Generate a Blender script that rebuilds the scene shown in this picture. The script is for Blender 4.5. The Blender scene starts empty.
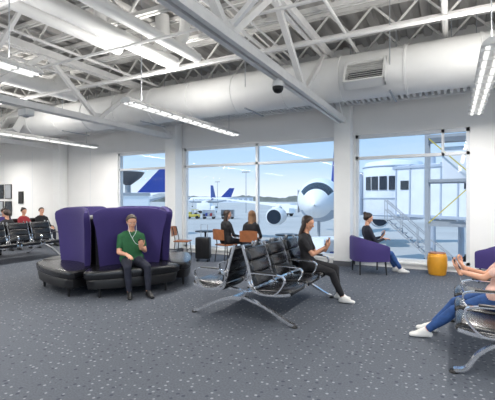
import bpy, bmesh, math, random
import numpy as np
from mathutils import Vector, Matrix
random.seed(7)
V = Vector
scene = bpy.context.scene
scene.view_settings.view_transform = 'Standard'

# ------------------------------------------------------------ materials
def lin(c):
    out = []
    for x in c:
        x = x / 255.0
        out.append(x / 12.92 if x <= 0.04045 else ((x + 0.055) / 1.055) ** 2.4)
    return tuple(out) + (1.0,)

def mat(name, rgb, rough=0.5, metal=0.0, var=0.06, scale=8.0, bump=0.0, emis=0.0, spec=None, sheen=0.0):
    m = bpy.data.materials.new(name)
    m.use_nodes = True
    nt = m.node_tree
    b = nt.nodes['Principled BSDF']
    b.inputs['Roughness'].default_value = rough
    b.inputs['Metallic'].default_value = metal
    if spec is not None:
        b.inputs['Specular IOR Level'].default_value = spec
    if sheen:
        b.inputs['Sheen Weight'].default_value = sheen
    c = lin(rgb)
    tc = nt.nodes.new('ShaderNodeTexCoord')
    no = nt.nodes.new('ShaderNodeTexNoise')
    no.inputs['Scale'].default_value = scale
    no.inputs['Detail'].default_value = 3
    nt.links.new(tc.outputs['Object'], no.inputs['Vector'])
    cr = nt.nodes.new('ShaderNodeValToRGB')
    cr.color_ramp.elements[0].position = 0.3
    cr.color_ramp.elements[1].position = 0.7
    cr.color_ramp.elements[0].color = tuple(x * (1 - var) for x in c[:3]) + (1,)
    cr.color_ramp.elements[1].color = tuple(min(1, x * (1 + var)) for x in c[:3]) + (1,)
    nt.links.new(no.outputs['Fac'], cr.inputs['Fac'])
    nt.links.new(cr.outputs['Color'], b.inputs['Base Color'])
    if bump:
        bp = nt.nodes.new('ShaderNodeBump')
        bp.inputs['Strength'].default_value = bump
        bp.inputs['Distance'].default_value = 0.02
        nt.links.new(no.outputs['Fac'], bp.inputs['Height'])
        nt.links.new(bp.outputs['Normal'], b.inputs['Normal'])
    if emis:
        b.inputs['Emission Color'].default_value = c
        b.inputs['Emission Strength'].default_value = emis
    return m

M_wall = mat('wall_paint', (244, 243, 241), 0.8, var=0.015, scale=2)
M_wall2 = mat('wall_panel', (234, 234, 232), 0.7, var=0.02)
M_col = mat('column_paint', (246, 246, 244), 0.6, var=0.01)
M_duct = mat('duct_paint', (242, 242, 240), 0.5, var=0.03, scale=3)
M_steel = mat('steel_white_paint', (236, 235, 233), 0.6, var=0.04)
M_joist = mat('joist_paint', (228, 227, 224), 0.6, var=0.05)
M_deck = mat('deck_paint', (184, 182, 179), 0.7, var=0.05, scale=2)
M_frame = mat('window_frame_aluminium', (224, 227, 230), 0.4, 0.0, var=0.02)
M_base = mat('baseboard_rubber', (84, 86, 92), 0.6)
M_black = mat('black_leather', (22, 22, 25), 0.24, var=0.12, scale=60, bump=0.04, spec=.6)
M_blackp = mat('black_plastic', (22, 22, 24), 0.4, var=0.05)
M_alu = mat('polished_aluminium', (236, 237, 240), 0.16, 0.92, var=0.03)
M_purple = mat('purple_upholstery', (56, 43, 106), 0.75, var=0.1, scale=90, bump=0.08, sheen=0.05)
M_gold = mat('gold_laminate', (214, 150, 40), 0.35, 0.1, var=0.08)
M_wood = mat('bentwood', (158, 98, 60), 0.45, var=0.15, scale=14)
M_lamp = mat('lamp_diffuser', (255, 253, 248), 0.5, var=0.0, emis=1.0)
M_lampb = mat('lamp_housing', (236, 236, 234), 0.4, var=0.01)
M_white = mat('white_paint', (242, 245, 248), 0.35, var=0.02)
M_blue = mat('livery_blue', (20, 58, 150), 0.35, var=0.05, scale=1)
M_dark = mat('dark_glass', (40, 48, 60), 0.15, var=0.05)
M_grey = mat('grey_metal', (168, 172, 178), 0.5, 0.1, var=0.06)
M_bridge = mat('jet_bridge_panel', (232, 238, 246), 0.5, var=0.04, scale=2)
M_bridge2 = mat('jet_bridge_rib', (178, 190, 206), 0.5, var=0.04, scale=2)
M_yel = mat('safety_yellow', (205, 190, 90), 0.5)
M_tyre = mat('tyre_rubber', (30, 30, 32), 0.8)
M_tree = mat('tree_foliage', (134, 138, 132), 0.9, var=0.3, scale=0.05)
M_apron = mat('apron_concrete', (186, 186, 184), 0.9, var=0.12, scale=0.08)
M_skin = mat('skin_light', (214, 160, 132), 0.5, var=0.04, scale=20)
M_skin2 = mat('skin_tan', (200, 146, 116), 0.5, var=0.04, scale=20)
M_lip = mat('lips', (170, 90, 84), 0.4)
M_eye = mat('eye_white', (225, 220, 214), 0.2)
M_iris = mat('eye_iris', (40, 28, 22), 0.2)
M_hairb = mat('hair_dark_brown', (44, 30, 23), 0.5, var=0.35, scale=60, bump=0.3)
M_hairg = mat('hair_greying', (84, 74, 66), 0.6, var=0.3, scale=80, bump=0.3)
M_hairl = mat('hair_blonde_brown', (120, 86, 56), 0.5, var=0.3, scale=60, bump=0.3)
M_green = mat('shirt_green_knit', (36, 92, 56), 0.85, var=0.14, scale=22, bump=0.25)
M_cblack = mat('cloth_black', (27, 27, 31), 0.85, var=0.25, scale=18, bump=0.25)
M_cnavy = mat('cloth_navy', (32, 35, 50), 0.85, var=0.2, scale=18, bump=0.25)
M_jean = mat('denim_blue', (46, 80, 136), 0.85, var=0.22, scale=18, bump=0.25)
M_cpink = mat('cloth_blush', (214, 176, 164), 0.85, var=0.08, scale=20, bump=.2)
M_cred = mat('cloth_red', (150, 44, 52), 0.85, var=0.1)
M_shoew = mat('sneaker_white', (228, 226, 222), 0.5, var=0.03)
M_shoeb = mat('shoe_black', (20, 20, 22), 0.35)
M_screen = mat('phone_screen', (60, 80, 110), 0.1, emis=0.3)

def carpet():
    m = bpy.data.materials.new('carpet_speckled'); m.use_nodes = True
    nt = m.node_tree; b = nt.nodes['Principled BSDF']
    b.inputs['Roughness'].default_value = 0.8
    b.inputs['Specular IOR Level'].default_value = 0.35
    tc = nt.nodes.new('ShaderNodeTexCoord')
    base = nt.nodes.new('ShaderNodeTexNoise'); base.inputs['Scale'].default_value = 60
    base.inputs['Detail'].default_value = 4
    nt.links.new(tc.outputs['Object'], base.inputs['Vector'])
    r0 = nt.nodes.new('ShaderNodeValToRGB')
    r0.color_ramp.elements[0].position = 0.35; r0.color_ramp.elements[1].position = 0.65
    r0.color_ramp.elements[0].color = lin((78, 83, 92)); r0.color_ramp.elements[1].color = lin((92, 97, 106))
    nt.links.new(base.outputs['Fac'], r0.inputs['Fac'])
    col = r0.outputs['Color']
    for sc, th, rgb in ((14.0, 0.15, (140, 144, 150)), (11.3, 0.16, (60, 65, 78))):
        vo = nt.nodes.new('ShaderNodeTexVoronoi'); vo.inputs['Scale'].default_value = sc
        vo.inputs['Randomness'].default_value = 0.45
        nt.links.new(tc.outputs['Object'], vo.inputs['Vector'])
        r = nt.nodes.new('ShaderNodeValToRGB')
        r.color_ramp.elements[0].position = th; r.color_ramp.elements[1].position = th + 0.06
        r.color_ramp.elements[0].color = (1, 1, 1, 1); r.color_ramp.elements[1].color = (0, 0, 0, 1)
        nt.links.new(vo.outputs['Distance'], r.inputs['Fac'])
        mx = nt.nodes.new('ShaderNodeMixRGB'); mx.inputs['Color2'].default_value = lin(rgb)
        nt.links.new(r.outputs['Color'], mx.inputs['Fac']); nt.links.new(col, mx.inputs['Color1'])
        col = mx.outputs['Color']
    nt.links.new(col, b.inputs['Base Color'])
    return m
M_carpet = carpet()

def glass():
    m = bpy.data.materials.new('window_glass'); m.use_nodes = True
    nt = m.node_tree; nt.nodes.clear()
    o = nt.nodes.new('ShaderNodeOutputMaterial'); mx = nt.nodes.new('ShaderNodeMixShader')
    t = nt.nodes.new('ShaderNodeBsdfTransparent'); g = nt.nodes.new('ShaderNodeBsdfGlossy')
    t.inputs['Color'].default_value = (0.98, 0.99, 1.0, 1)
    g.inputs['Roughness'].default_value = 0.02
    mx.inputs['Fac'].default_value = 0.012
    nt.links.new(t.outputs[0], mx.inputs[1]); nt.links.new(g.outputs[0], mx.inputs[2]); nt.links.new(mx.outputs[0], o.inputs[0])
    return m
M_glass = glass()

# ------------------------------------------------------------ mesh builder
class MB:
    def __init__(s):
        s.v = []; s.f = []; s.m = []; s.mats = []
    def mi(s, m):
        if m not in s.mats: s.mats.append(m)
        return s.mats.index(m)
    def add(s, vs, fs, m):
        o = len(s.v); k = s.mi(m)
        s.v.extend([tuple(v) for v in vs])
        for f in fs:
            s.f.append([i + o for i in f]); s.m.append(k)
    def mesh(s, name, recalc=True, angle=35):
        me = bpy.data.meshes.new(name)
        me.from_pydata(s.v, [], s.f)
        for m in s.mats: me.materials.append(m)
        me.polygons.foreach_set('material_index', s.m)
        if recalc:
            bm = bmesh.new(); bm.from_mesh(me)
            bmesh.ops.recalc_face_normals(bm, faces=bm.faces[:]); bm.to_mesh(me); bm.free()
        me.polygons.foreach_set('use_smooth', [True] * len(me.polygons))
        me.set_sharp_from_angle(angle=math.radians(angle))
        me.update()
        return me
    def obj(s, name, loc=(0, 0, 0), rot=0, parent=None, **k):
        return mkobj(name, s.mesh(name + '_mesh', **k), loc, rot, parent)

def mkobj(name, me, loc=(0, 0, 0), rot=0, parent=None):
    o = bpy.data.objects.new(name, me)
    scene.collection.objects.link(o)
    o.location = loc; o.rotation_euler = (0, 0, rot)
    if parent: o.parent = parent
    return o

def box(mb, c, s, m, R=None):
    c = V(c); vs = []
    for z in (-.5, .5):
        for x, y in ((-.5, -.5), (.5, -.5), (.5, .5), (-.5, .5)):
            p = V((x * s[0], y * s[1], z * s[2]))
            if R: p = R @ p
            vs.append(c + p)
    mb.add(vs, [(0, 3, 2, 1), (4, 5, 6, 7), (0, 1, 5, 4), (1, 2, 6, 5), (2, 3, 7, 6), (3, 0, 4, 7)], m)

def bx(mb, x0, x1, y0, y1, z0, z1, m):
    box(mb, ((x0 + x1) / 2, (y0 + y1) / 2, (z0 + z1) / 2), (x1 - x0, y1 - y0, z1 - z0), m)

def rbox(mb, c, s, r, m, R=None, seg=3):
    bm = bmesh.new(); bmesh.ops.create_cube(bm, size=1)
    for v in bm.verts: v.co = V((v.co.x * s[0], v.co.y * s[1], v.co.z * s[2]))
    bmesh.ops.bevel(bm, geom=bm.edges[:] + bm.verts[:], offset=min(r, min(s) * .49), segments=seg, profile=0.5, affect='EDGES')
    bm.verts.index_update()
    c = V(c)
    vs = [c + ((R @ v.co) if R else v.co) for v in bm.verts]
    fs = [[v.index for v in f.verts] for f in bm.faces]
    bm.free(); mb.add(vs, fs, m)

def frame(d, up=None):
    d = d.normalized()
    up = up or V((0, 0, 1))
    if abs(d.dot(up)) > 0.98: up = V((0, 1, 0)) if abs(d.y) < .9 else V((1, 0, 0))
    a = up.cross(d).normalized(); b = d.cross(a).normalized()
    return a, b

def beam(mb, p0, p1, w, h, m):
    p0, p1 = V(p0), V(p1); a, b = frame(p1 - p0); vs = []
    for p in (p0, p1):
        for x, y in ((-.5, -.5), (.5, -.5), (.5, .5), (-.5, .5)): vs.append(p + a * x * w + b * y * h)
    mb.add(vs, [(0, 3, 2, 1), (4, 5, 6, 7), (0, 1, 5, 4), (1, 2, 6, 5), (2, 3, 7, 6), (3, 0, 4, 7)], m)

def rings(mb, rs, m, caps=True):
    n = len(rs[0]); vs = [p for r in rs for p in r]; fs = []
    for i in range(len(rs) - 1):
        for j in range(n):
            k = (j + 1) % n
            fs.append((i * n + j, i * n + k, (i + 1) * n + k, (i + 1) * n + j))
    if caps:
        fs.append(tuple(range(n))[::-1]); fs.append(tuple((len(rs) - 1) * n + j for j in range(n)))
    mb.add(vs, fs, m)

def cyl(mb, p0, p1, r0, r1, m, n=20):
    p0, p1 = V(p0), V(p1); a, b = frame(p1 - p0)
    rings(mb, [[p + (a * math.cos(t) + b * math.sin(t)) * r for t in [2 * math.pi * j / n for j in range(n)]] for p, r in ((p0, r0), (p1, r1))], m)

def lathe(mb, c, prof, m, n=28):
    c = V(c)
    rings(mb, [[c + V((math.cos(t) * r, math.sin(t) * r, z)) for t in [2 * math.pi * j / n for j in range(n)]] for r, z in prof], m)

def smooth(pts, k=5, closed=False):
    pts = [V(p) for p in pts]; out = []; n = len(pts)
    rng = range(n if closed else n - 1)
    for i in rng:
        g = lambda j: pts[j % n] if closed else pts[max(0, min(n - 1, j))]
        p0, p1, p2, p3 = g(i - 1), g(i), g(i + 1), g(i + 2)
        for q in range(k):
            t = q / k
            out.append(0.5 * ((2 * p1) + (p2 - p0) * t + (2 * p0 - 5 * p1 + 4 * p2 - p3) * t * t + (3 * p1 - p0 - 3 * p2 + p3) * t ** 3))
    if not closed: out.append(pts[-1])
    return out

def sweep(mb, pts, w, h, m, side=None, closed=False, n=8):
    pts = [V(p) for p in pts]; N = len(pts); rs = []
    pa = None
    for i, p in enumerate(pts):
        if closed: d = pts[(i + 1) % N] - pts[i - 1]
        else: d = pts[min(i + 1, N - 1)] - pts[max(i - 1, 0)]
        d.normalize()
        if side is not None: a = (V(side) - d * V(side).dot(d)).normalized()
        elif pa is None: a, _ = frame(d)
        else: a = (pa - d * pa.dot(d)).normalized()
        pa = a; b = d.cross(a)
        if h is None: rs.append([p + (a * math.cos(t) + b * math.sin(t)) * w for t in [2 * math.pi * j / n for j in range(n)]])
        else: rs.append([p + a * x * w + b * y * h for x, y in ((-.5, -.5), (.5, -.5), (.5, .5), (-.5, .5))])
    if closed: rs.append(rs[0])
    rings(mb, rs, m, caps=not closed)

# ------------------------------------------------------------ room shell
WY = 9.8
CEIL = 5.35
XL, XR, YB = -24.0, 8.0, -10.0
COLS = (-12.87, -7.6, -2.35, 2.9)

mb = MB(); bx(mb, XL, XR, YB, WY + .25, -.3, 0, M_carpet); mb.obj('floor')

mb = MB()
WINS = ((-10.15, -7.84), (-7.36, -2.59), (-2.11, 0.36))
z0w, z1w = 0.14, 3.2
bx(mb, XL, XR, WY, WY + .25, z1w, CEIL + .1, M_wall)
bx(mb, XL, XR, WY, WY + .25, 0, z0w, M_wall)
edges = [XL] + [e for w in WINS for e in w] + [XR]
for i in range(0, len(edges), 2): bx(mb, edges[i], edges[i + 1], WY, WY + .25, z0w, z1w, M_wall)
for x in (-20.5, -18.6, -16.7, -14.8, -11.5, 1.6, 4.2): bx(mb, x - .008, x + .008, WY - .004, WY + .01, .12, 3.5, M_frame)
mb.obj('wall_north')
mb = MB(); bx(mb, XL - .2, XL, YB, WY + .25, 0, CEIL + .1, M_wall); mb.obj('wall_west')
mb = MB()
for i in range(0, len(edges), 2): bx(mb, edges[i], edges[i + 1], WY - .02, WY, 0, .11, M_base)
mb.obj('baseboard_north')

for n, (a, b) in enumerate(WINS):
    mb = MB(); y0, y1 = WY + .04, WY + .16
    bx(mb, a, b, y0, y1, z0w, z0w + .08, M_frame); bx(mb, a, b, y0, y1, z1w - .08, z1w, M_frame)
    bx(mb, a, a + .07, y0, y1, z0w, z1w, M_frame); bx(mb, b - .07, b, y0, y1, z0w, z1w, M_frame)
    bx(mb, a, b, y0, y1, 2.6, 2.67, M_frame)
    if n == 1: bx(mb, -4.89, -4.82, y0, y1, z0w, z1w, M_frame)
    if n == 2: bx(mb, -.2, -.14, y0, y1, 2.6, z1w, M_frame)
    bx(mb, a - .02, b + .02, WY - .05, WY + .04, z0w - .03, z0w + .01, M_wall2)
    bx(mb, a + .03, b - .03, WY + .095, WY + .1, z0w + .03, z1w - .03, M_glass)
    mb.obj('window_%d' % (n + 1))

for x in COLS:
    mb = MB()
    rbox(mb, (0, 0, CEIL / 2 - .05), (.4, .34, CEIL - .1), .015, M_col)
    bx(mb, -.215, .215, -.185, .185, 0, .12, M_base)
    mb.obj('structural_column', (x, WY - .19, 0))

mb = MB(); x = XL; vs = []
prof = []
while x < XR:
    prof += [(x, CEIL), (x + .14, CEIL), (x + .18, CEIL + .08), (x + .30, CEIL + .08)]; x += .34
for p in prof: vs += [(p[0], YB, p[1]), (p[0], WY + .3, p[1])]
mb.add(vs, [(2 * i, 2 * i + 1, 2 * i + 3, 2 * i + 2) for i in range(len(prof) - 1)], M_deck)
bx(mb, XL, XR, YB, WY + .6, CEIL + .12, CEIL + .35, M_deck)
mb.obj('ceiling', recalc=False)

mb = MB(); y = -8.6
while y < WY - .3:
    for dz in (5.29, 4.82):
        for dy in (-.045, .045): bx(mb, XL, XR, y + dy - .025, y + dy + .025, dz - .035, dz + .035, M_joist)
    x = XL; k = 0
    while x < XR - .4:
        a, b = (5.28, 4.84) if k % 2 == 0 else (4.84, 5.28)
        beam(mb, (x, y, a), (x + .42, y, b), .035, .035, M_joist); x += .42; k += 1
    y += 1.25
mb.obj('steel_roof_joists')

for X in COLS:
    mb = MB()
    for dx in (-.06, .06):
        bx(mb, dx - .035, dx + .035, YB, WY - .37, 3.46, 3.58, M_steel)
        bx(mb, dx - .035, dx + .035, YB, WY - .37, 4.62, 4.76, M_steel)
    bx(mb, -.1, .1, YB, WY - .37, 3.575, 3.59, M_steel)
    y = WY - .4; k = 0
    while y > YB + 1.5:
        a, b = (3.55, 4.68) if k % 2 == 0 else (4.68, 3.55)
        beam(mb, (0, y, a), (0, y - 1.35, b), .09, .09, M_steel)
        bx(mb, -.012, .012, y - .14, y + .14, min(a, 4.6) - .02, min(a, 4.6) + .16, M_steel)
        y -= 1.35; k += 1
    mb.obj('steel_roof_girder', (X, 0, 0))
mb = MB()
for y in (3.9, -2.3):
    for X in COLS:
        for s in (-1, 1):
            beam(mb, (X + s * .12, y, 3.62), (X + s * 1.5, y, 4.76), .06, .06, M_steel)
mb.obj('steel_sway_braces')

mb = MB(); R = .45; n = 36; rr = []; x = XL + .1
def ring(x, r): return [V((x, 8.0 + math.cos(2 * math.pi * j / n) * r, 4.08 + math.sin(2 * math.pi * j / n) * r)) for j in range(n)]
while x < XR - .2:
    rr += [ring(x, R), ring(x + 1.16, R), ring(x + 1.165, R + .018), ring(x + 1.205, R + .018), ring(x + 1.21, R)]; x += 1.22
rings(mb, rr, M_duct)
for x in range(-22, 8, 3):
    for dy in (-.46, .46): cyl(mb, (x, 8 + dy, 4.08), (x, 8 + dy, CEIL - .02), .008, .008, M_grey, 6)
    bx(mb, x - .02, x + .02, 8 - .47, 8 + .47, 3.60, 3.62, M_grey)
mb.obj('spiral_duct')

def pipe(name, pts, r, m=M_duct, n=18, k=4):
    mb = MB(); sweep(mb, smooth(pts, k), r, None, m, n=n)
    mb.obj(name)
pipe('branch_duct', [(-4.45, YB + .1, 4.4), (-4.45, 5.2, 4.4), (-4.45, 5.7, 4.45), (-4.45, 5.95, 4.75), (-4.45, 5.95, 5.3)], .1)
pipe('branch_duct', [(-5.15, YB + .1, 4.45), (-5.15, 5.3, 4.45), (-5.15, 5.9, 4.5), (-5.15, 6.15, 4.75), (-5.15, 6.15, 5.3)], .14)
pipe('branch_duct', [(-5.65, YB + .1, 4.5), (-5.65, 4.4, 4.5), (-5.65, 4.8, 4.55), (-5.65, 5.05, 4.8), (-5.65, 5.05, 5.3)], .13)
pipe('branch_duct', [(-9.2, YB + .1, 4.5), (-9.2, 6.1, 4.5), (-9.2, 6.6, 4.55), (-9.2, 6.9, 4.8), (-9.2, 6.9, 5.3)], .2)
for yy, zz, r in ((3.1, 4.22, .03), (6.2, 4.2, .035), (1.2, 4.15, .045), (4.9, 4.2, .025), (-1.2, 4.2, .03)):
    pipe('sprinkler_pipe', [(XL + .1, yy, zz), (XR - .1, yy, zz)], r, M_steel, 10)
for xx, zz, r in ((-1.7, 4.62, .03), (-3.4, 4.7, .035), (-6.9, 4.62, .03), (-.1, 4.68, .05), (-3.1, 4.7, .02), (-8.3, 4.65, .04), (-11.2, 4.65, .04)):
    pipe('conduit_pipe', [(xx, YB + .1, zz), (xx, 9.6, zz)], r, M_steel, 8)

mb = MB(); x = XL + .1
while x < XR - .1:
    bx(mb, x, x + .06, 8.8, 9.3, 3.86, 3.88, M_joist); x += .12
bx(mb, XL + .1, XR - .1, 8.76, 8.8, 3.83, 3.98, M_steel); bx(mb, XL + .1, XR - .1, 9.3, 9.34, 3.83, 3.98, M_steel)
bx(mb, XL + .1, XR - .1, 8.8, 9.3, 3.94, 3.95, M_steel)
for x in range(-22, 8, 2):
    for yy in (8.78, 9.32): cyl(mb, (x, yy, 3.95), (x, yy, CEIL - .02), .007, .007, M_grey, 6)
mb.obj('cable_tray')

def diffuser(x):
    mb = MB(); Rm = Matrix.Rotation(math.radians(-28), 3, 'X')
    c = V((x, 7.42, 3.95))
    f = lambda a, b, d: c + Rm @ V((a, b, d))
    for a0, a1, d0, d1 in ((-.37, .37, -.26, -.22), (-.37, .37, .22, .26), (-.37, -.33, -.26, .26), (.33, .37, -.26, .26)):
        box(mb, f((a0 + a1) / 2, 0, (d0 + d1) / 2), (a1 - a0, .22, d1 - d0), M_lampb, Rm)
    box(mb, f(0, .08, 0), (.68, .02, .46), M_base, Rm)
    for i in range(9):
        R2 = Rm @ Matrix.Rotation(math.radians(35), 3, 'X')
        box(mb, f(0, -.06, -.2 + i * .05), (.66, .06, .006), M_joist, R2)
    mb.obj('air_diffuser')
diffuser(-1.42); diffuser(-12.2)

mb = MB(); lathe(mb, (0, 0, 0), [(.02, 3.46), (.02, 3.42), (.085, 3.41), (.095, 3.37), (.095, 3.33)], M_lampb)
lathe(mb, (0, 0, 0), [(.085, 3.33), (.083, 3.29), (.06, 3.25), (.03, 3.235), (.004, 3.23)], M_blackp)
mb.obj('security_camera', (-2.35, 5.5, 0))
for (x, y, z) in ((-7.6, 4.9, 3.46), (-6.3, 1.9, 4.1)):
    mb = MB(); rbox(mb, (0, 0, z - .1), (.26, .2, .14), .02, M_lampb); cyl(mb, (0, 0, z - .04), (0, 0, z + (.0 if z < 4 else 1.2)), .015, .015, M_lampb, 8)
    lathe(mb, (0, 0, z - .19), [(.05, 0.03), (.045, .0), (.01, -.01)], M_grey)
    mb.obj('ceiling_speaker', (x, y, 0))

def pend(x, y0, y1, z=3.3):
    e = bpy.data.objects.new('linear_pendant_lamp', None); scene.collection.objects.link(e); e.location = (x, (y0 + y1) / 2, z)
    L = y1 - y0
    mb = MB()
    prof = [(-.13, 0), (-.10, .05), (-.05, .085), (.05, .085), (.10, .05), (.13, 0)]
    rings(mb, [[V((a, yy, b)) for a, b in prof] for yy in (-L / 2, L / 2)], M_lampb)
    for s in (-1, 1): bx(mb, s * .06 - .022, s * .06 + .022, -L / 2 + .05, L / 2 - .05, -.025, .0, M_lamp)
    k = -L / 2 + .1
    while k < L / 2: bx(mb, -.125, .125, k - .004, k + .004, -.035, 0, M_lampb); k += .35
    for yy in (-L / 2 + .4, L / 2 - .4): cyl(mb, (0, yy, .08), (0, yy, CEIL - z - .02), .006, .006, M_grey, 6)
    mb.obj('housing', parent=e)
    front = y1 > 7
    up = 55 if front else (30 if abs(x + 5) < .1 else 140)  # energy of an added fill light that brightens the ceiling above the pendants
    for nm, zz, rx, en, ll, yo in (('downlight', -.045, 0, 125, L - .2, 0), ('ceiling_fill', .12, math.pi, up, 1.6 if front else L - .2, -1.1 if front else 0)):
        l = bpy.data.lights.new(nm, 'AREA'); l.shape = 'RECTANGLE'; l.size = .14; l.size_y = ll; l.energy = en
        l.color = (1, .97, .925)
        o = bpy.data.objects.new(nm, l); scene.collection.objects.link(o); o.parent = e
        o.location = (0, yo, zz); o.rotation_euler = (rx, 0, 0)
for x in (-20.8, -15.5, -10.2, -5.0, .42, 5.7):
    for y in (5.0, -.55, -6.1): pend(x, y, y + 3.95)

mb = MB()
bx(mb, -.5, .5, -.04, 0, 0.0, 2.15, M_frame); bx(mb, -.43, .43, -.06, -.04, .02, 2.08, M_grey); bx(mb, -.3, .3, -.065, -.06, 1.1, 1.9, M_dark)
cyl(mb, (.35, -.06, 1.0), (.35, -.11, 1.0), .02, .02, M_alu, 10); beam(mb, (.35, -.11, 1.0), (.24, -.11, 1.0), .02, .02, M_alu)
mb.obj('door_1', (-18.4, WY - .012, 0))
for (x, z, w, h, m) in ((-16.9, 1.95, .45, .6, M_dark), (-16.35, 1.95, .45, .6, M_grey), (-16.9, 1.25, .45, .6, M_grey), (-16.35, 1.25, .45, .6, M_dark), (-15.5, 1.7, .3, .5, M_blackp)):
    mb = MB(); bx(mb, -w / 2, w / 2, -.03, 0, -h / 2, h / 2, M_blackp); bx(mb, -w / 2 + .03, w / 2 - .03, -.034, -.03, -h / 2 + .03, h / 2 - .03, m)
    mb.obj('framed_notice', (x, WY - .012, z))

# ------------------------------------------------------------ seating
def gate_bench(n, double, loc, rot):
    mb = MB(); P = .65; y0 = .46 if double else .12
    sides = (1, -1) if double else (1,)
    L = n * P
    for s in sides:
        T = lambda x, y, z: V((x, s * y, z))
        for i in range(n):
            x = (i - (n - 1) / 2) * P
            Rs = Matrix.Rotation(math.radians(5 * s), 3, 'X')
            rbox(mb, T(x, y0 + .02, .43), (.53, .50, .07), .03, M_black, Rs)
            rbox(mb, T(x, y0 + .245, .435), (.53, .09, .085), .04, M_black, Rs)
            ang = 16
            Rb = Matrix.Rotation(math.radians(ang * s), 3, 'X')
            for k in range(3):
                zz = .555 + k * .163; yy = y0 - .215 - (zz - .46) * math.tan(math.radians(ang))
                rbox(mb, T(x, yy, zz), (.53, .075, .172), .03, M_black, Rb)
            for sx in (-.275, .275):
                pts = smooth([T(x + sx, y0 - .40, 1.0), T(x + sx, y0 - .31, .72), T(x + sx, y0 - .245, .47), T(x + sx, y0 - .17, .395), T(x + sx, y0 + .1, .395), T(x + sx, y0 + .27, .425)], 4)
                sweep(mb, pts, .022, .034, M_alu, side=(1, 0, 0))
            beam(mb, T(x, 0 if double else y0 - .05, .33), T(x, y0 + .18, .385), .07, .025, M_alu)
        for i in range(n + 1):
            x = (i - n / 2) * P
            pts = smooth([T(x, y0 - .27, .50), T(x, y0 - .29, .60), T(x, y0 - .25, .655), T(x, y0 - .05, .665), T(x, y0 + .14, .655), T(x, y0 + .21, .62), T(x, y0 + .2, .54), T(x, y0 + .12, .44), T(x, y0 + .02, .40), T(x, y0 - .15, .42)], 5, True)
            sweep(mb, pts, .045, .016, M_alu, side=(1, 0, 0), closed=True)
            rbox(mb, T(x, y0 - .04, .675), (.05, .3, .02), .009, M_blackp)
    yb = 0 if double else y0 - .08
    box(mb, (0, yb, .315), (L + .05, .1, .05), M_alu)
    for sx in (-1, 1):
        x = sx * (L / 2 - .12)
        f = y0 + .3
        r = -f if double else y0 - .42
        m_ = yb
        pts = smooth([(x, f, .03), (x, f - .1, .06), (x, (f + m_) / 2, .2), (x, m_ + .07, .30), (x, m_, .32), (x, m_ - .07, .30), (x, (r + m_) / 2, .2), (x, r + .1, .06), (x, r, .03)], 5)
        sweep(mb, pts, .06, .032, M_alu, side=(1, 0, 0))
        for yy in (f, r): lathe(mb, (x, yy, 0), [(.038, 0), (.04, .012), (.03, .03), (.01, .035)], M_blackp, 16)
    return mb.obj('airport_bench', loc, rot)
R90 = math.radians(90)
gate_bench(3, True, (-2.5, 5.45, 0), -R90)
gate_bench(3, False, (.44, 4.95, 0), R90)
gate_bench(4, True, (-10.6, 6.2, 0), -R90)
gate_bench(3, False, (-12.9, 8.2, 0), -R90)
gate_bench(3, True, (-15.2, 7.2, 0), -R90)

def banquette(loc, rot):
    mb = MB(); NP = 5; st = 2 * math.pi / NP
    for q in range(NP):
        Rq = Matrix.Rotation(q * st, 3, 'Z')
        rs = []; nseg = 18
        for z, W, sh, th in ((.40, .50, 0, .08), (.5, .52, 0, .11), (.8, .545, .01, .12), (1.1, .585, .03, .12), (1.32, .625, .06, .115), (1.41, .63, .07, .10), (1.455, .62, .07, .07), (1.47, .60, .07, .02)):
            fr = []; bk = []
            for i in range(nseg + 1):
                t = -1 + 2 * i / nseg
                out = .74 + .15 * abs(t) ** 2.2 + sh
                zt = z - (.07 * abs(t) ** 5 if z > 1.2 else 0)
                fr.append(Rq @ V((t * W, out + th / 2, zt)))
                bk.append(Rq @ V((t * (W - .02), out - th / 2, zt)))
            rs.append(fr + bk[::-1])
        rings(mb, rs, M_purple)
        base = [(-.50, .66), (.50, .66), (.79, 1.16), (.76, 1.29), (.5, 1.37), (0, 1.40), (-.5, 1.37), (-.76, 1.29), (-.79, 1.16)]
        cs = smooth([(a, b, 0) for a, b in base], 4, True)
        cxy = V((0, 1.04, 0))
        def lay(z, k): return [Rq @ (cxy + (p - cxy) * k + V((0, 0, z))) for p in cs]
        rings(mb, [lay(.31, .9), lay(.32, .96), lay(.36, .985), lay(.42, .985), lay(.45, .95), lay(.462, .85), lay(.465, .4)], M_black)
        rings(mb, [lay(.15, .84), lay(.16, .90), lay(.29, .94), lay(.31, .92)], M_blackp)
        for a, b in ((-.55, 1.22), (.55, 1.22), (0, .8)):
            cyl(mb, Rq @ V((a, b, 0)), Rq @ V((a, b, .2)), .02, .03, M_blackp, 10)
        d = Matrix.Rotation(q * st + st / 2, 3, 'Z') @ V((0, 1, 0))
        beam(mb, d * .86 + V((0, 0, .15)), d * .92 + V((0, 0, 1.2)), .05, .06, M_blackp)
    lathe(mb, (0, 0, 0), [(.5, .2), (.66, .25), (.68, 1.25), (.6, 1.3), (.1, 1.32)], M_blackp, 20)
    return mb.obj('round_banquette_sofa', loc, rot)
nang = math.radians(-34)
nv = V((math.cos(nang), math.sin(nang), 0))
man_loc = V((-4.95, 5.1, 0))
SC = man_loc - nv * 1.04
banquette(SC, nang - R90)

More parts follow.
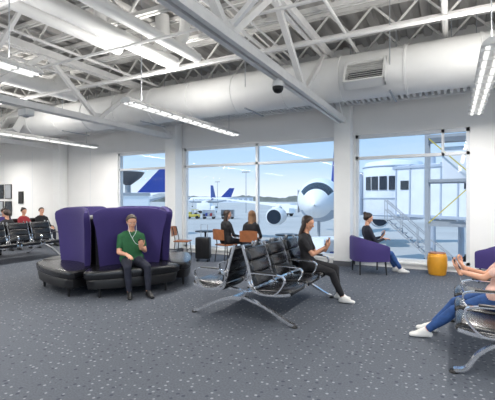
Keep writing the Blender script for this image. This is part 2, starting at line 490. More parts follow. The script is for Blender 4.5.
def armchair(loc, rot):
    mb = MB()
    rbox(mb, (0, .03, .38), (.56, .56, .14), .05, M_purple)
    path = smooth([(-.33, .34, 0), (-.345, .1, 0), (-.33, -.18, 0), (-.22, -.31, 0), (0, -.34, 0), (.22, -.31, 0), (.33, -.18, 0), (.345, .1, 0), (.33, .34, 0)], 4)
    rs = []
    N = len(path)
    for i, p in enumerate(path):
        d = (path[min(i + 1, N - 1)] - path[max(i - 1, 0)]).normalized(); a = V((d.y, -d.x, 0))
        s = abs(2 * i / (N - 1) - 1); top = .80 - .2 * max(0, (s - .35) / .65) ** 1.2
        rs.append([p + a * x + V((0, 0, z)) for x, z in ((-.04, .29), (.04, .29), (.045, .5), (.045, top - .03), (.025, top), (-.025, top), (-.045, top - .03), (-.045, .5))])
    rings(mb, rs, M_purple)
    for sx in (-1, 1):
        for y in (-.26, .28): cyl(mb, (sx * .3, y * 1.05, 0), (sx * .26, y, .31), .013, .02, M_blackp, 10)
    bx(mb, -.29, .29, -.28, .3, .28, .31, M_blackp)
    return mb.obj('purple_armchair', loc, rot)
armchair((-1.62, 8.85, 0), math.radians(-62))
armchair((.85, 8.95, 0), math.radians(70))

mb = MB(); lathe(mb, (0, 0, 0), [(.15, 0), (.17, .01), (.19, .12), (.2, .24), (.195, .38), (.175, .45), (.165, .46), (.01, .46)], M_gold, 32)
lathe(mb, (0, 0, 0), [(.168, .455), (.17, .47), (.165, .475), (.01, .475)], M_wood, 32); mb.obj('drum_side_table', (-.27, 9.3, 0))

def cafe_chair(loc, rot):
    mb = MB()
    rbox(mb, (0, 0, .44), (.42, .42, .035), .015, M_wood)
    for sx in (-1, 1):
        cyl(mb, (sx * .2, .2, 0), (sx * .17, .16, .43), .012, .014, M_blackp, 8)
        sweep(mb, smooth([(sx * .2, -.22, 0), (sx * .175, -.17, .43), (sx * .18, -.2, .62), (sx * .18, -.25, .84)], 4), .012, None, M_blackp)
    rs = []
    for i in range(9):
        t = -1 + i / 4; x = t * .22; y = -.245 - .045 * (1 - t * t)
        rs.append([V((x, y + .012, .58)), V((x, y - .012, .58)), V((x, y - .032, .86 - .02 * t * t)), V((x, y - .008, .86 - .02 * t * t))])
    rings(mb, rs, M_wood)
    bx(mb, -.17, .17, .155, .17, .2, .215, M_blackp)
    return mb.obj('cafe_chair', loc, rot)
def cafe_table(loc, r=.3, h=.72):
    mb = MB(); lathe(mb, (0, 0, 0), [(r - .01, h - .03), (r, h - .02), (r, h - .005), (r - .01, h), (.01, h)], M_blackp)
    lathe(mb, (0, 0, 0), [(.21, 0), (.21, .012), (.05, .03), (.028, .06), (.028, h - .03)], M_blackp); return mb.obj('cafe_table', loc)
CH1 = V((-5.2, 8.75, 0)); a1 = math.atan2(.9, .35) - R90
CH2 = V((-4.42, 8.65, 0)); a2 = math.atan2(.95, -.2) - R90
cafe_chair(CH1, a1); cafe_chair(CH2, a2)
cafe_chair((-6.75, 8.95, 0), math.radians(-70))
cafe_table((-6.25, 9.35, 0)); cafe_table((-3.75, 9.35, 0))

def suitcase(loc, rot, m):
    mb = MB(); rbox(mb, (0, 0, .35), (.38, .24, .56), .04, m)
    for x in (-.12, 0, .12): rbox(mb, (x, -.12, .35), (.03, .015, .48), .006, m)
    for sx in (-.14, .14):
        for sy in (-.08, .08): cyl(mb, (sx - .012, sy, .03), (sx + .012, sy, .03), .03, .03, M_tyre, 14); cyl(mb, (sx, sy, .03), (sx, sy, .08), .01, .01, M_blackp, 8)
    sweep(mb, [(-.09, .09, .6), (-.09, .09, .95), (.09, .09, .95), (.09, .09, .6)], .009, None, M_alu)
    return mb.obj('rolling_suitcase', loc, rot)
suitcase((-5.75, 8.5, 0), .3, M_blackp); suitcase((-9.1, 7.3, 0), .2, M_cnavy)

# ------------------------------------------------------------ people
def capsule(mb, p0, r0, p1, r1, m, n=14):
    p0, p1 = V(p0), V(p1)
    d = p1 - p0
    if d.length < 1e-5: d = V((0, 0, 1)); p1 = p0 + d * 1e-4
    d.normalize(); a, b = frame(d); rs = []
    H = 5
    for i in range(H + 1):
        t = -math.pi / 2 + (math.pi / 2) * i / H
        if i == 0: t += .12
        rs.append((p0 + d * r0 * math.sin(t), r0 * math.cos(t)))
    for i in range(H + 1):
        t = (math.pi / 2) * i / H
        if i == H: t -= .12
        rs.append((p1 + d * r1 * math.sin(t), r1 * math.cos(t)))
    rings(mb, [[c + (a * math.cos(2 * math.pi * j / n) + b * math.sin(2 * math.pi * j / n)) * r for j in range(n)] for c, r in rs], m)

def blob(name, prims, vox, parent, sm=4):
    mb = MB()
    for p in prims: capsule(mb, p[0], p[1], p[2], p[3], M_skin)
    me = mb.mesh('tmp')
    o = bpy.data.objects.new('tmp', me); scene.collection.objects.link(o)
    r = o.modifiers.new('r', 'REMESH'); r.mode = 'VOXEL'; r.voxel_size = vox
    s = o.modifiers.new('s', 'SMOOTH'); s.factor = .5; s.iterations = sm
    dg = bpy.context.evaluated_depsgraph_get(); dg.update()
    me2 = bpy.data.meshes.new_from_object(o.evaluated_get(dg)); me2.name = name + '_mesh'
    bpy.data.objects.remove(o)
    me2.materials.clear(); mats = []
    for p in prims:
        if p[4] not in mats: mats.append(p[4])
    for m in mats: me2.materials.append(m)
    N = len(me2.polygons)
    c = np.zeros(N * 3); me2.polygons.foreach_get('center', c); c = c.reshape(-1, 3)
    best = np.full(N, 1e9); idx = np.zeros(N, int)
    for p in prims:
        a = np.array(p[0]); b = np.array(p[2]); d = b - a; L = max(d @ d, 1e-9)
        t = np.clip(((c - a) @ d) / L, 0, 1)
        dist = np.linalg.norm(c - (a + t[:, None] * d), axis=1) - (p[1] + (p[3] - p[1]) * t)
        k = dist < best; best[k] = dist[k]; idx[k] = mats.index(p[4])
    me2.polygons.foreach_set('material_index', idx.astype(np.int32))
    me2.polygons.foreach_set('use_smooth', [True] * N); me2.update()
    return mkobj(name, me2, parent=parent)

def ik(a, c, l1, l2, pole):
    d = c - a; D = d.length
    if D > l1 + l2 - .004: c = a + d.normalized() * (l1 + l2 - .004); d = c - a; D = d.length
    x = (l1 * l1 - l2 * l2 + D * D) / (2 * D); h = math.sqrt(max(0, l1 * l1 - x * x))
    u = d.normalized(); p = V(pole); p = (p - u * p.dot(u)).normalized()
    return a + u * x + p * h, c

def hand(name, wr, d, pn, thumb, skin, parent, curl=.45, vox=.005):
    d = V(d).normalized(); pn = V(pn); pn = (pn - d * pn.dot(d)).normalized()
    lat = d.cross(pn)
    if lat.dot(V(thumb)) < 0: lat = -lat
    pr = [(wr - d * .03, .026, wr + d * .015, .024, skin)]
    for k, off in enumerate((.031, .011, -.010, -.029)):
        kn = wr + d * (.088, .092, .088, .08)[k] + lat * off
        pr.append((wr + d * .01 + lat * off * .6, .018, kn, .0125, skin))
        L = (.072, .08, .074, .058)[k]; p = kn; ang = curl * .5
        for q, fr in enumerate((.45, .30, .25)):
            dirn = d * math.cos(ang) + pn * math.sin(ang)
            e = p + dirn * L * fr
            pr.append((p, .0095 - q * .0008, e, .0088 - q * .001, skin)); p = e; ang += curl * (1 + .12 * k)
    b = wr + d * .025 + lat * .022
    k1 = b + (d * .55 + lat * .65 + pn * .35).normalized() * .045
    k2 = k1 + (d * .8 + lat * .3 + pn * .45).normalized() * .034
    k3 = k2 + (d * .9 + lat * .0 + pn * .4).normalized() * .027
    pr += [(b, .018, k1, .0125, skin), (k1, .0115, k2, .0105, skin), (k2, .0105, k3, .0085, skin)]
    blob(name, pr, vox, parent, 2)
    return d, pn, lat

def phone(wr, d, pn, parent):
    mb = MB(); a = d.cross(pn)
    Rm = Matrix((a, d, pn)).transposed()
    c = wr + d * .085 + pn * .028
    rbox(mb, c, (.074, .15, .009), .004, M_blackp, Rm, 2)
    box(mb, c + pn * .005, (.066, .138, .001), M_screen, Rm)
    mb.obj('phone', parent=parent)

def person(name, loc, face, seat=.46, lean=8, female=False, shirt=M_cblack, pants=M_cblack, shoe=M_shoeb, hair=M_hairb, style='short',
           skin=M_skin, wr=None, wl=None, poleR=None, poleL=None, al=None, ar=None, pitch=20, yaw=0, sleeve='short', ph=None, vox=.012, hd=None, footyaw=(0, 0), kneepole=((0.12, .3, 1), (-.12, .3, 1))):
    e = bpy.data.objects.new(name, None); scene.collection.objects.link(e)
    e.location = loc; e.rotation_euler = (0, 0, face - R90)
    P = V((0, 0, seat + .10)); la = math.radians(lean)
    T = V((0, -math.sin(la), math.cos(la))); F = V((0, math.cos(la), math.sin(la))); X = V((1, 0, 0))
    w = .88 if female else 1.0
    pr = []
    lv = [(-.02, .085, .108, 0), (.10, .062, .10 if female else .116, .012), (.22, .06, .092 if female else .113, .012), (.33, .085, .102, 0), (.40, .10, .090, -.005), (.45, .09, .066, -.008)]
    if female: lv[0] = (-.02, .095, .11, 0); lv[1] = (.10, .06, .096, .005)
    for i in range(len(lv) - 1):
        for k in range(3):
            t = k / 3; a = [lv[i][j] * (1 - t) + lv[i + 1][j] * t for j in range(4)]
            hw = a[1] * (1 if i == 0 else w); c = P + T * a[0] + F * a[3]
            pr.append((c - X * hw, a[2], c + X * hw, a[2], pants if a[0] < .015 else shirt))
    pr.append((P - X * .11 + F * .02 + T * .03, .10, P + X * .11 + F * .02 + T * .03, .10, shirt))
    if female:
        for s in (-1, 1): pr.append((P + T * .33 + F * .055 + X * s * .065, .058, P + T * .30 + F * .06 + X * s * .068, .056, shirt))
    hp = math.radians(pitch)
    nb = P + T * .45
    C = P + T * .655 + V((0, .045 + .05 * math.sin(hp), 0))
    pr.append((nb, .058 * w, C - V((0, .02, .06)), .052 * w, skin))
    for s in (-1, 1):
        pr.append((nb + X * s * .035 + T * .01, .05, P + T * .425 + X * s * .15 * w, .048, shirt))
        pr.append((nb + X * s * .03 + T * .035, .036, nb + X * s * .02 + F * .05 + T * .01, .03, shirt))
    arms = {}
    for s, tgt, pole in ((1, wr or (.16, .3, seat + .2), poleR), (-1, wl or (-.16, .3, seat + .2), poleL)):
        S = P + T * .405 + X * s * (.178 * w)
        E, Wp = ik(S, V(tgt), .285, .25, pole or (s * .5, -.5, -.8))
        sr = .058 * w; mid = S + (E - S) * .65
        if sleeve == 'short':
            pr += [(S, sr, mid, .053 * w, shirt), (mid, .042 * w, E, .038 * w, skin), (E, .037 * w, E + (Wp - E) * .3, .039 * w, skin), (E + (Wp - E) * .3, .039 * w, Wp, .025 * w, skin)]
        else:
            pr += [(S, sr, E, .046 * w, shirt), (E, .045 * w, Wp - (Wp - E) * .12, .034 * w, shirt), (Wp - (Wp - E) * .2, .027, Wp, .025, skin)]
        arms[s] = (E, Wp)
    for s, tgt, fy, kp in ((1, ar or (.13, .5, .085), footyaw[0], kneepole[0]), (-1, al or (-.13, .5, .085), footyaw[1], kneepole[1])):
        H = P + X * s * .09 + V((0, .02, -.01)); K, A = ik(H, V(tgt), .43, .41, kp)
        pr += [(H, .098, H + (K - H) * .5, .08, pants), (H + (K - H) * .5, .08, K, .061, pants),
               (K, .060, K + (A - K) * .35 + V((0, -.012, 0)), .060, pants), (K + (A - K) * .35 + V((0, -.012, 0)), .060, A + (K - A) * .14, .046, pants), (A + (K - A) * .1, .036, A, .034, skin)]
        f = V((math.sin(math.radians(-fy)), math.cos(math.radians(-fy)), 0)); g = V((f.y, -f.x, 0)); dz = V((0, 0, 1))
        pr += [(A - f * .035 - dz * .045, .037, A - dz * .01, .044, shoe)]
        for q in (-.014, .016): pr += [(A - f * .03 - dz * .05, .033, A + f * .12 + g * q - dz * .053, .030, shoe), (A + f * .12 + g * q - dz * .053, .030, A + f * .165 + g * q * .7 - dz * .058, .025, shoe)]
        pr.append((A, .04, A + f * .09 - dz * .035, .034, shoe))
    blob('body', pr, vox, e, 4)
    Rh = Matrix.Rotation(math.radians(yaw), 3, 'Z') @ Matrix.Rotation(-hp, 3, 'X')
    h = lambda x, f, u: C + Rh @ V((x, f, u)); k = .97 if female else 1.0
    q = lambda x, f, u: h(x * k, f * k, u * k)
    hs = [(q(0, -.03, .035), .078, q(0, .014, .035), .074, skin), (q(-.008, .02, -.005), .060, q(.008, .02, -.005), .060, skin),
          (q(-.02, .015, -.04), .047, q(-.010, .054, -.082), .024, skin), (q(.02, .015, -.04), .047, q(.010, .054, -.082), .024, skin),
          (q(-.032, .071, .03), .012, q(.032, .071, .03), .012, skin), (q(0, .082, .02), .008, q(0, .104, -.018), .010, skin),
          (q(-.011, .088, -.021), .008, q(.011, .088, -.021), .008, skin), (q(-.034, .052, -.015), .026, q(-.034, .048, -.03), .022, skin), (q(.034, .052, -.015), .026, q(.034, .048, -.03), .022, skin),
          (q(-.008, .066, -.045), .022, q(.008, .066, -.045), .022, skin), (q(-.017, .0835, -.045), .0055, q(.017, .0835, -.045), .0055, M_lip), (q(-.013, .082, -.053), .006, q(.013, .082, -.053), .006, M_lip)]
    for s in (-1, 1): hs += [(q(s * .077, -.012, .018), .011, q(s * .075, -.004, -.022), .008, skin), (q(s * .081, -.02, .02), .008, q(s * .081, -.016, -.01), .006, skin)]
    blob('head', hs, .0045, e, 2)
    mb = MB()
    for s in (-1, 1):
        capsule(mb, q(s * .030, .068, .008), .0105, q(s * .0301, .068, .008), .0105, M_eye)
        capsule(mb, q(s * .030, .0745, .006), .0052, q(s * .030, .075, .006), .005, M_iris)
        capsule(mb, q(s * .018, .0835, .029), .003, q(s * .046, .076, .031), .0025, hair)
    mb.obj('eyes', parent=e)
    hr = [(q(0, -.042, .05), .083, q(0, -.012, .062), .076, hair), (q(-.03, -.04, .03), .066, q(-.028, -.02, .052), .062, hair), (q(.03, -.04, .03), .066, q(.028, -.02, .052), .062, hair), (q(0, -.055, 0), .062, q(0, -.05, .03), .074, hair)]
    for s in (-1, 1):
        hr.append((q(s * .069, -.005, .055), .016, q(s * .074, -.012, .015), .008, hair))
        hr.append((q(s * .012, .035, .108), .020, q(s * .055, .018, .075), .020, hair))
    if style == 'long':
        for kx in (-1, -.6, -.2, .2, .6, 1):
            hr.append((q(kx * .058, -.055 + abs(kx) * .015, .04), .04, h(kx * .074, -.075 + abs(kx) * .035, -.1), .032, hair))
            hr.append((h(kx * .074, -.075 + abs(kx) * .035, -.1), .032, h(kx * .082, -.085 + abs(kx) * .04, -.24 + .02 * abs(kx)), .020, hair))
    if style == 'bun':
        hr += [(q(0, -.09, .07), .045, q(0, -.11, .085), .042, hair)]
    if style == 'tail':
        hr += [(q(0, -.1, .05), .03, q(0, -.14, -.02), .032, hair), (q(0, -.14, -.02), .032, q(0, -.125, -.15), .016, hair)]
    blob('hair', hr, .007, e, 2)
    hd = hd or {}
    for s, nm in ((1, 'hand_right'), (-1, 'hand_left')):
        E, Wp = arms[s]; fd = (Wp - E).normalized()
        o = hd.get(s)
        if o: d, pn, th = o
        else: d, pn, th = fd + V((0, .3, -.25)), V((0, .1, -1)), V((-s, 0, 0))
        dd, pp, ll = hand(nm, Wp, d, pn, th, skin, e, curl=.55 if o else .3)
        if ph == s: phone(Wp, dd, pp, e)
    return e

def hold(s, tilt=.8): return (V((-s * .15, .55, tilt)), V((0, -.8, .55)), V((s, 0, 0)))

man = person('seated_man', man_loc, nang, seat=.46, lean=6, shirt=M_green, pants=M_cnavy, hair=M_hairg, pitch=20,
       wr=(.14, .30, .69), wl=(-.09, .30, .80), ar=(.13, .44, .085), al=(-.16, .52, .085), footyaw=(-8, 10), ph=-1, hd={-1: hold(-1)})
mb = MB(); sweep(mb, smooth([(.07, .02, 1.2), (.06, .11, 1.05), (.02, .135, .95), (-.03, .17, .86), (-.08, .3, .84)], 5), .003, None, M_white, n=6)
sweep(mb, smooth([(-.07, .02, 1.2), (-.05, .11, 1.05), (.02, .135, .95)], 5), .003, None, M_white, n=6)
mb.obj('earphone_cord', parent=man)

person('seated_woman', (-2.1, 6.1, 0), math.radians(4), seat=.46, lean=3, female=True, shirt=M_cblack, pants=M_cblack, shoe=M_shoew, hair=M_hairb, style='long', skin=M_skin2,
       pitch=18, wr=(.06, .33, .86), wl=(-.10, .30, .80), ar=(.08, .60, .085), al=(-.13, .50, .085), ph=1, hd={1: hold(1), -1: hold(-1)}, sleeve='short')
person('seated_woman', (.44, 4.95, 0), math.pi - .05, seat=.46, lean=14, female=True, shirt=M_cpink, pants=M_jean, shoe=M_shoew, hair=M_hairl, style='long',
       pitch=18, wr=(.06, .32, .84), wl=(-.10, .36, .82), ar=(.26, .66, .085), al=(.0, .70, .085), ph=-1, hd={1: hold(1), -1: hold(-1)}, sleeve='short', footyaw=(-5, 15))
person('seated_woman', (-1.60, 8.88, 0), math.radians(28), seat=.44, lean=8, female=True, shirt=M_cnavy, pants=M_jean, shoe=M_shoew, hair=M_hairb, style='bun', vox=.015,
       pitch=20, wr=(.08, .3, .75), wl=(-.08, .3, .78), ar=(.08, .66, .085), al=(-.1, .6, .085), ph=-1, hd={-1: hold(-1)}, sleeve='long')
person('seated_woman', CH1, a1 + R90, seat=.455, lean=0, female=True, shirt=M_cblack, pants=M_cblack, shoe=M_shoeb, hair=M_hairb, style='long', vox=.015, pitch=5, yaw=-30, al=(-.12, .42, .085), ar=(.12, .42, .085), sleeve='long')
person('seated_woman', CH2, a2 + R90, seat=.455, lean=0, female=True, shirt=M_cblack, pants=M_cnavy, shoe=M_shoeb, hair=M_hairl, style='long', vox=.015, pitch=12, yaw=25, al=(-.12, .42, .085), ar=(.12, .42, .085), sleeve='long')
person('seated_man', (-12.8, 7.55, 0), math.radians(0), shirt=M_purple, pants=M_cblack, skin=M_skin2, vox=.016, pitch=15, sleeve='long')
person('seated_woman', (-12.8, 8.2, 0), math.radians(0), female=True, shirt=M_cred, pants=M_cblack, vox=.016, pitch=15, sleeve='long', style='bun')
person('seated_man', (-12.8, 8.85, 0), math.radians(0), shirt=M_cblack, pants=M_cnavy, hair=M_hairg, vox=.016, pitch=5, sleeve='long', yaw=-15)
person('seated_woman', (-11.02, 6.52, 0), math.radians(180), female=True, shirt=M_cblack, pants=M_cnavy, hair=M_hairb, style='tail', vox=.016, pitch=15, sleeve='long')
person('seated_man', (-14.78, 7.2, 0), math.radians(0), shirt=M_cred, pants=M_cblack, skin=M_skin, vox=.016, pitch=15, sleeve='long')

# ------------------------------------------------------------ outdoors
G = -2.5
mb = MB(); bx(mb, -1500, 1500, WY + .3, 2500, G - .1, G, M_apron); mb.obj('ground_apron')
mb = MB(); bx(mb, XL - .2, XR, WY + .1, WY + .5, G, -.32, M_wall2); mb.obj('facade_plinth')

def airplane_mesh():
    mb = MB(); n = 36
    sec = [(0, .05, -.35), (.25, .42, -.32), (.7, .75, -.25), (1.3, 1.05, -.15), (2.0, 1.32, -.06), (2.8, 1.52, 0), (3.8, 1.66, 0), (5, 1.7, 0), (18, 1.7, 0), (21, 1.35, .3), (24, .8, .8), (27, .25, 1.25)]
    fine = []
    for i in range(len(sec) - 1):
        st = 3 if i < 7 else 2
        for k in range(st):
            t = k / st; fine.append([sec[i][j] * (1 - t) + sec[i + 1][j] * t for j in range(3)])
    fine.append(list(sec[-1]))
    vs = []
    for y, r, z in fine:
        for j in range(n):
            t = 2 * math.pi * j / n; vs.append(V((math.cos(t) * r, y, z + math.sin(t) * r)))
    groups = {}
    for i in range(len(fine) - 1):
        for j in range(n):
            k = (j + 1) % n
            f = (i * n + j, i * n + k, (i + 1) * n + k, (i + 1) * n + j)
            y = (fine[i][0] + fine[i + 1][0]) / 2; t = math.degrees(2 * math.pi * (j + .5) / n)
            m = M_white
            if 1.2 < y < 2.1 and 30 < t < 150 and not (86 < t < 94): m = M_dark
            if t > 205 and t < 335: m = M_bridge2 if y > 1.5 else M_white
            groups.setdefault(m, []).append(f)
    o = len(mb.v); mb.v.extend([tuple(v) for v in vs])
    for m, fs in groups.items():
        k = mb.mi(m)
        for f in fs: mb.f.append([i + o for i in f]); mb.m.append(k)
    for s in (-1, 1):
        for k in range(18): box(mb, (s * 1.66, 5.2 + k * .75, .35), (.06, .26, .36), M_dark)
        box(mb, (s * 1.62, 4.1, -.1), (.05, .8, 1.7), M_grey)
        rings(mb, [[V((s * 1.2, 10, -1.0)), V((s * 1.2, 14.5, -1.0)), V((s * 1.2, 14.5, -.75)), V((s * 1.2, 10, -.6))],
                   [V((s * 13, 15.2, .2)), V((s * 13, 16.6, .2)), V((s * 13, 16.6, .28)), V((s * 13, 15.2, .3))]], M_white)
        rings(mb, [[V((s * 13, 15.2, .2)), V((s * 13, 16.6, .2)), V((s * 13.1, 16.6, .24)), V((s * 13.1, 15.2, .24))],
                   [V((s * 13.5, 16.3, 1.7)), V((s * 13.5, 17, 1.7)), V((s * 13.55, 17, 1.7)), V((s * 13.55, 16.3, 1.7))]], M_blue)
        pr = [(.72, 9.1), (.82, 9.3), (.86, 10.2), (.78, 11.6), (.5, 12.8)]
        rs = [[V((s * 4.6 + math.cos(2 * math.pi * j / 24) * r, y, -1.55 + math.sin(2 * math.pi * j / 24) * r)) for j in range(24)] for r, y in pr]
        rings(mb, rs, M_white); cyl(mb, (s * 4.6, 9.06, -1.55), (s * 4.6, 9.12, -1.55), .66, .66, M_dark, 24)
        beam(mb, (s * 4.6, 10.6, -.9), (s * 4.6, 12.3, -.6), .3, .5, M_white)
        rings(mb, [[V((s * .2, 23, 1.0)), V((s * .2, 26, 1.0)), V((s * .2, 26, 1.12)), V((s * .2, 23, 1.2))],
                   [V((s * 5, 25.8, 1.4)), V((s * 5, 27, 1.4)), V((s * 5, 27, 1.46)), V((s * 5, 25.8, 1.48))]], M_white)
        cyl(mb, (s * 2.2, 13.2, -2.6), (s * 2.2, 13.2, -.9), .12, .12, M_grey, 10)
        cyl(mb, (s * 2.2 - .3, 13.2, -3.55), (s * 2.2 + .3, 13.2, -3.55), .55, .55, M_tyre, 20)
        cyl(mb, (s * 2.2, 13.2, -3.5), (s * 2.2, 13.2, -2.5), .09, .09, M_grey, 10)
        cyl(mb, (s * .12, 3.2, -3.75), (s * .3, 3.2, -3.75), .35, .35, M_tyre, 20)
    cyl(mb, (0, 3.2, -3.75), (0, 3.2, -1.4), .09, .12, M_grey, 10)
    rings(mb, [[V((-.16, 19.8, 1.5)), V((.16, 19.8, 1.5)), V((.16, 26, 1.7)), V((-.16, 26, 1.7))],
               [V((-.06, 25.0, 7.0)), V((.06, 25.0, 7.0)), V((.06, 28, 7.0)), V((-.06, 28, 7.0))]], M_blue)
    return mb.mesh('airplane_mesh')
AM = airplane_mesh()
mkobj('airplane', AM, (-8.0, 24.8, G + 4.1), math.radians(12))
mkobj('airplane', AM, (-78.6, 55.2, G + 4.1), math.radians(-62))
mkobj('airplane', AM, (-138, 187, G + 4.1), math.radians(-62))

def jet_bridge():
    mb = MB()
    def tunnel(p0, p1, w, h, rib=.9):
        p0, p1 = V(p0), V(p1); d = (p1 - p0); L = d.length; d.normalize(); a, b = frame(d)
        beam(mb, p0, p1, w, h, M_bridge)
        s = .3
        while s < L:
            c = p0 + d * s; beam(mb, c - d * .04, c + d * .04, w + .1, h + .1, M_bridge2); s += rib
        for sgn in (-1, 1):
            o = a * sgn * (w / 2 + .01) + b * .35
            k = .6
            while k < L - 1: beam(mb, p0 + d * k + o, p0 + d * (k + .5) + o, .06, .5, M_dark); k += rib * 4
            for zz in (-h / 2 + .1, h / 2 - .1): beam(mb, p0 + a * sgn * (w / 2 + .03) + b * zz, p1 + a * sgn * (w / 2 + .03) + b * zz, .08, .14, M_bridge2)
    tunnel((-2.4, 25.2, 2.1), (4.2, 21.4, 2.0), 2.7, 2.9)
    tunnel((4.0, 21.5, 2.15), (9.5, 18.2, 2.0), 3.1, 3.3, 1.3)
    cx, cy = -3.2, 25.7
    lathe(mb, (cx, cy, 0), [(1.7, .45), (1.8, .6), (1.8, 3.6), (1.65, 3.9), (.1, 4.15)], M_bridge, 24)
    for zz in (.7, 1.7, 3.6): lathe(mb, (cx, cy, 0), [(1.82, zz - .05), (1.86, zz), (1.82, zz + .05)], M_bridge2, 24)
    for k in range(6):
        t = math.radians(225 + k * 17); c = V((cx + math.cos(t) * 1.8, cy + math.sin(t) * 1.8, 2.6))
        box(mb, c, (.08, .42, .8), M_dark, Matrix.Rotation(t, 3, 'Z'))
    for k in range(5):
        dd = V((-.9, .43, 0)).normalized(); c0 = V((cx, cy, 2.0)) + dd * (1.5 + k * .28)
        beam(mb, c0, c0 + dd * .2, 2.6 - .02 * (k % 2), 2.7 - .1 * (k % 2), M_grey if k % 2 else M_bridge2)
    for x, y in ((-.9, 23.1), (.5, 25.3)): cyl(mb, (x, y, G + .5), (x, y, 3.9), .16, .16, M_bridge2, 12)
    beam(mb, (-.9, 23.1, .45), (.5, 25.3, .45), .3, .3, M_grey); beam(mb, (-.9, 23.1, G + .6), (.5, 25.3, G + .6), .4, .4, M_grey)
    for x, y in ((-1.1, 22.9), (.7, 25.5)): cyl(mb, (x - .2, y, G + .5), (x + .2, y, G + .5), .5, .5, M_tyre, 20)
    cyl(mb, (8.2, 19.0, G), (8.2, 19.0, .5), .4, .4, M_grey, 16)
    for k in range(12): bx(mb, -3.2 + k * .27, -2.95 + k * .27, 22.2, 23.1, .5 - k * .24, .54 - k * .24, M_grey)
    for yy in (22.2, 23.1):
        for dz in (0, .55, 1.05): beam(mb, (-3.2, yy, .55 + dz), (.05, yy, -2.4 + dz), .05, .05, M_grey)
        for k in range(5): beam(mb, (-3.2 + k * .8, yy, .55 - k * .72), (-3.2 + k * .8, yy, 1.6 - k * .72), .04, .04, M_grey)
    mb.obj('jet_bridge')
jet_bridge()

mb = MB()
for x in (-.8, .8):
    for y in (-.8, .8): bx(mb, x - .06, x + .06, y - .06, y + .06, G, 5.6, M_grey)
for z in (-.9, .7, 2.3, 3.9, 5.5):
    for y in (-.8, .8): bx(mb, -.8, .8, y - .04, y + .04, z - .05, z + .05, M_grey)
    for x in (-.8, .8): bx(mb, x - .04, x + .04, -.8, .8, z - .05, z + .05, M_grey)
for k, z in enumerate((.7, 2.3)):
    beam(mb, (-.8, -.8, z + 1.6 * (k % 2)), (.8, -.8, z + 1.6 * ((k + 1) % 2)), .04, .04, M_yel)
bx(mb, -.8, .8, -.75, .75, 2.28, 2.34, M_grey); bx(mb, -.8, .8, -.75, .75, 3.88, 3.94, M_grey)
rbox(mb, (.1, -.2, 2.94), (.8, .6, 1.2), .05, M_bridge)
mb.obj('service_tower', (0, 16.4, 0))

def light_pole(loc, h):
    mb = MB(); cyl(mb, (0, 0, 0), (0, 0, h), .16, .09, M_grey, 10)
    beam(mb, (-1.2, 0, h), (1.2, 0, h), .1, .1, M_grey)
    for x in (-1.1, -.4, .4, 1.1): rbox(mb, (x, -.1, h - .2), (.45, .3, .3), .04, M_grey)
    mb.obj('flood_light_mast', loc)
light_pole((-57, 108, G), 13); light_pole((-100, 160, G), 13)

def tug(loc, rot, m):
    mb = MB(); rbox(mb, (0, 0, .7), (3.0, 1.5, .6), .12, m); rbox(mb, (-.9, 0, 1.2), (.9, 1.4, .6), .1, m)
    for x in (-.1, .95):
        for y in (-.65, .65): bx(mb, x - .04, x + .04, y - .04, y + .04, 1.0, 2.0, M_blackp)
    rbox(mb, (.42, 0, 2.02), (1.3, 1.5, .08), .03, m); rbox(mb, (.6, 0, 1.15), (.5, 1.0, .4), .08, M_blackp)
    for x in (-1, 1):
        for y in (-.7, .7): cyl(mb, (x, y - .12, .36), (x, y + .12, .36), .36, .36, M_tyre, 18)
    mb.obj('baggage_tug', loc, rot)
def cart(loc, rot, m):
    mb = MB(); bx(mb, -1.4, 1.4, -.75, .75, .5, .62, M_grey)
    for x in (-1.36, 1.36): bx(mb, x - .03, x + .03, -.75, .75, .6, 2.0, m)
    bx(mb, -1.4, 1.4, -.78, .78, 1.95, 2.03, m); bx(mb, -1.4, 1.4, -.02, .02, .6, 1.95, m)
    for k in range(5): rbox(mb, (-1 + k * .5, -.38, .85 + .12 * (k % 2)), (.42, .5, .45 + .2 * (k % 2)), .06, (M_blackp, M_blue, M_grey, M_cred, M_grey)[k])
    for x in (-1, 1):
        for y in (-.65, .65): cyl(mb, (x, y - .08, .28), (x, y + .08, .28), .28, .28, M_tyre, 16)
    beam(mb, (1.4, 0, .5), (2.3, 0, .4), .06, .06, M_grey)
    mb.obj('baggage_cart', loc, rot)
def truck(loc, rot, m):
    mb = MB(); rbox(mb, (-1, 0, 2.0), (4.4, 2.3, 2.4), .08, M_white); rbox(mb, (2.1, 0, 1.5), (1.5, 2.2, 1.7), .2, m); bx(mb, 2.5, 2.87, -.95, .95, 1.6, 2.15, M_dark)
    bx(mb, -3.1, 2.8, -.6, .6, .5, .8, M_blackp)
    for x in (-2, 2):
        for y in (-1, 1): cyl(mb, (x, y - .15, .48), (x, y + .15, .48), .48, .48, M_tyre, 18)
    mb.obj('service_truck', loc, rot)
tug((-50, 70, G), .4, M_yel); cart((-46.5, 71, G), .4, M_white); cart((-43, 73, G), .4, M_grey)
truck((-38, 92, G), 2.8, M_white); truck((-66, 100, G), .2, M_white)
cart((-5.5, 21.5, G), .8, M_white)

mb = MB(); bx(mb, -2.4, 2.4, -2, 2, 0, 4.6, M_white); bx(mb, -2.5, 2.5, -2.1, 2.1, 4.6, 4.9, M_grey); bx(mb, -1.6, 1.6, -2.04, -2, 1.4, 2.6, M_dark)
cyl(mb, (0, 0, 4.9), (0, 0, 6.2), .35, .3, M_grey); lathe(mb, (0, 0, 5.8), [(.3, 0), (1.5, .9), (1.9, 1.5), (1.7, 1.55), (.2, .9)], M_base, 24)
mb.obj('ground_control_hut', (-33.2, 33.6, G), .7)

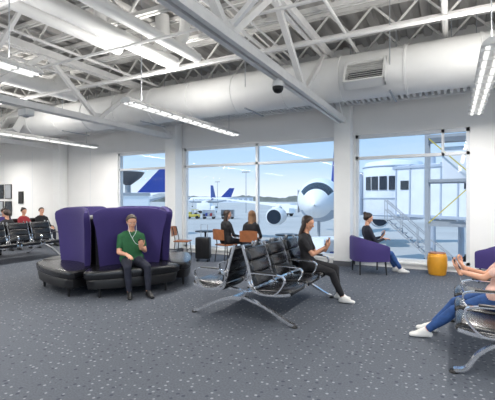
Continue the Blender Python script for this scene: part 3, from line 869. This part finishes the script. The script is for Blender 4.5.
mb = MB(); pts = []; random.seed(2)
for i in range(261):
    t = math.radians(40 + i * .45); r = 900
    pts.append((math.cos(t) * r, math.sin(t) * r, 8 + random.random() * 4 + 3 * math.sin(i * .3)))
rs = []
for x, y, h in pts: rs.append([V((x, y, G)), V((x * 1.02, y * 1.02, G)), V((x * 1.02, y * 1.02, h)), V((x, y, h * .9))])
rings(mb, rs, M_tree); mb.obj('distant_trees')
for (x, y, w, h) in ((-330, 520, 120, 8), (-60, 600, 90, 9)):
    mb = MB(); bx(mb, -w / 2, w / 2, -15, 15, 0, h, M_bridge); bx(mb, -w / 2 - 1, w / 2 + 1, -16, 16, h, h + 1, M_grey)
    for k in range(int(w / 8)): bx(mb, -w / 2 + 2 + k * 8, -w / 2 + 7 + k * 8, -15.2, -15, 2, h - 2, M_bridge2)
    mb.obj('distant_hangar', (x, y, G), .5)

# ------------------------------------------------------------ world, sun, camera
w = bpy.data.worlds.new('sky'); scene.world = w; w.use_nodes = True
nt = w.node_tree; bg = nt.nodes['Background']
tc = nt.nodes.new('ShaderNodeTexCoord'); sp = nt.nodes.new('ShaderNodeSeparateXYZ'); cr = nt.nodes.new('ShaderNodeValToRGB')
nt.links.new(tc.outputs['Generated'], sp.inputs[0]); nt.links.new(sp.outputs['Z'], cr.inputs['Fac'])
el = cr.color_ramp.elements
el[0].position = 0.0; el[0].color = lin((238, 246, 252)); el[1].position = .25; el[1].color = lin((138, 188, 236))
e2 = el.new(.08); e2.color = lin((192, 221, 246))
no = nt.nodes.new('ShaderNodeTexNoise'); no.inputs['Scale'].default_value = 3; no.inputs['Detail'].default_value = 5
mp = nt.nodes.new('ShaderNodeMapping'); mp.inputs['Scale'].default_value = (1, 1, 5)
nt.links.new(tc.outputs['Generated'], mp.inputs[0]); nt.links.new(mp.outputs[0], no.inputs['Vector'])
c2 = nt.nodes.new('ShaderNodeValToRGB'); c2.color_ramp.elements[0].position = .5; c2.color_ramp.elements[1].position = .8
c2.color_ramp.elements[1].color = (.35, .35, .35, 1)
nt.links.new(no.outputs['Fac'], c2.inputs['Fac'])
mx = nt.nodes.new('ShaderNodeMixRGB'); mx.inputs['Color2'].default_value = lin((246, 248, 250))
nt.links.new(c2.outputs['Color'], mx.inputs['Fac']); nt.links.new(cr.outputs['Color'], mx.inputs['Color1']); nt.links.new(mx.outputs['Color'], bg.inputs['Color'])
bg.inputs['Strength'].default_value = 1.15

sl = bpy.data.lights.new('sun', 'SUN'); sl.energy = 2.9; sl.angle = math.radians(2); sl.color = (1, .97, .92)
so = bpy.data.objects.new('sun', sl); scene.collection.objects.link(so)
so.rotation_euler = (math.radians(42), 0, math.radians(-35))

cam = bpy.data.cameras.new('camera'); cam.lens = 28.36; cam.sensor_width = 36; cam.clip_end = 5000
co = bpy.data.objects.new('camera', cam); scene.collection.objects.link(co)
co.location = (0, 0, 1.6); co.rotation_euler = (math.radians(90), 0, math.radians(27.6))
scene.camera = co
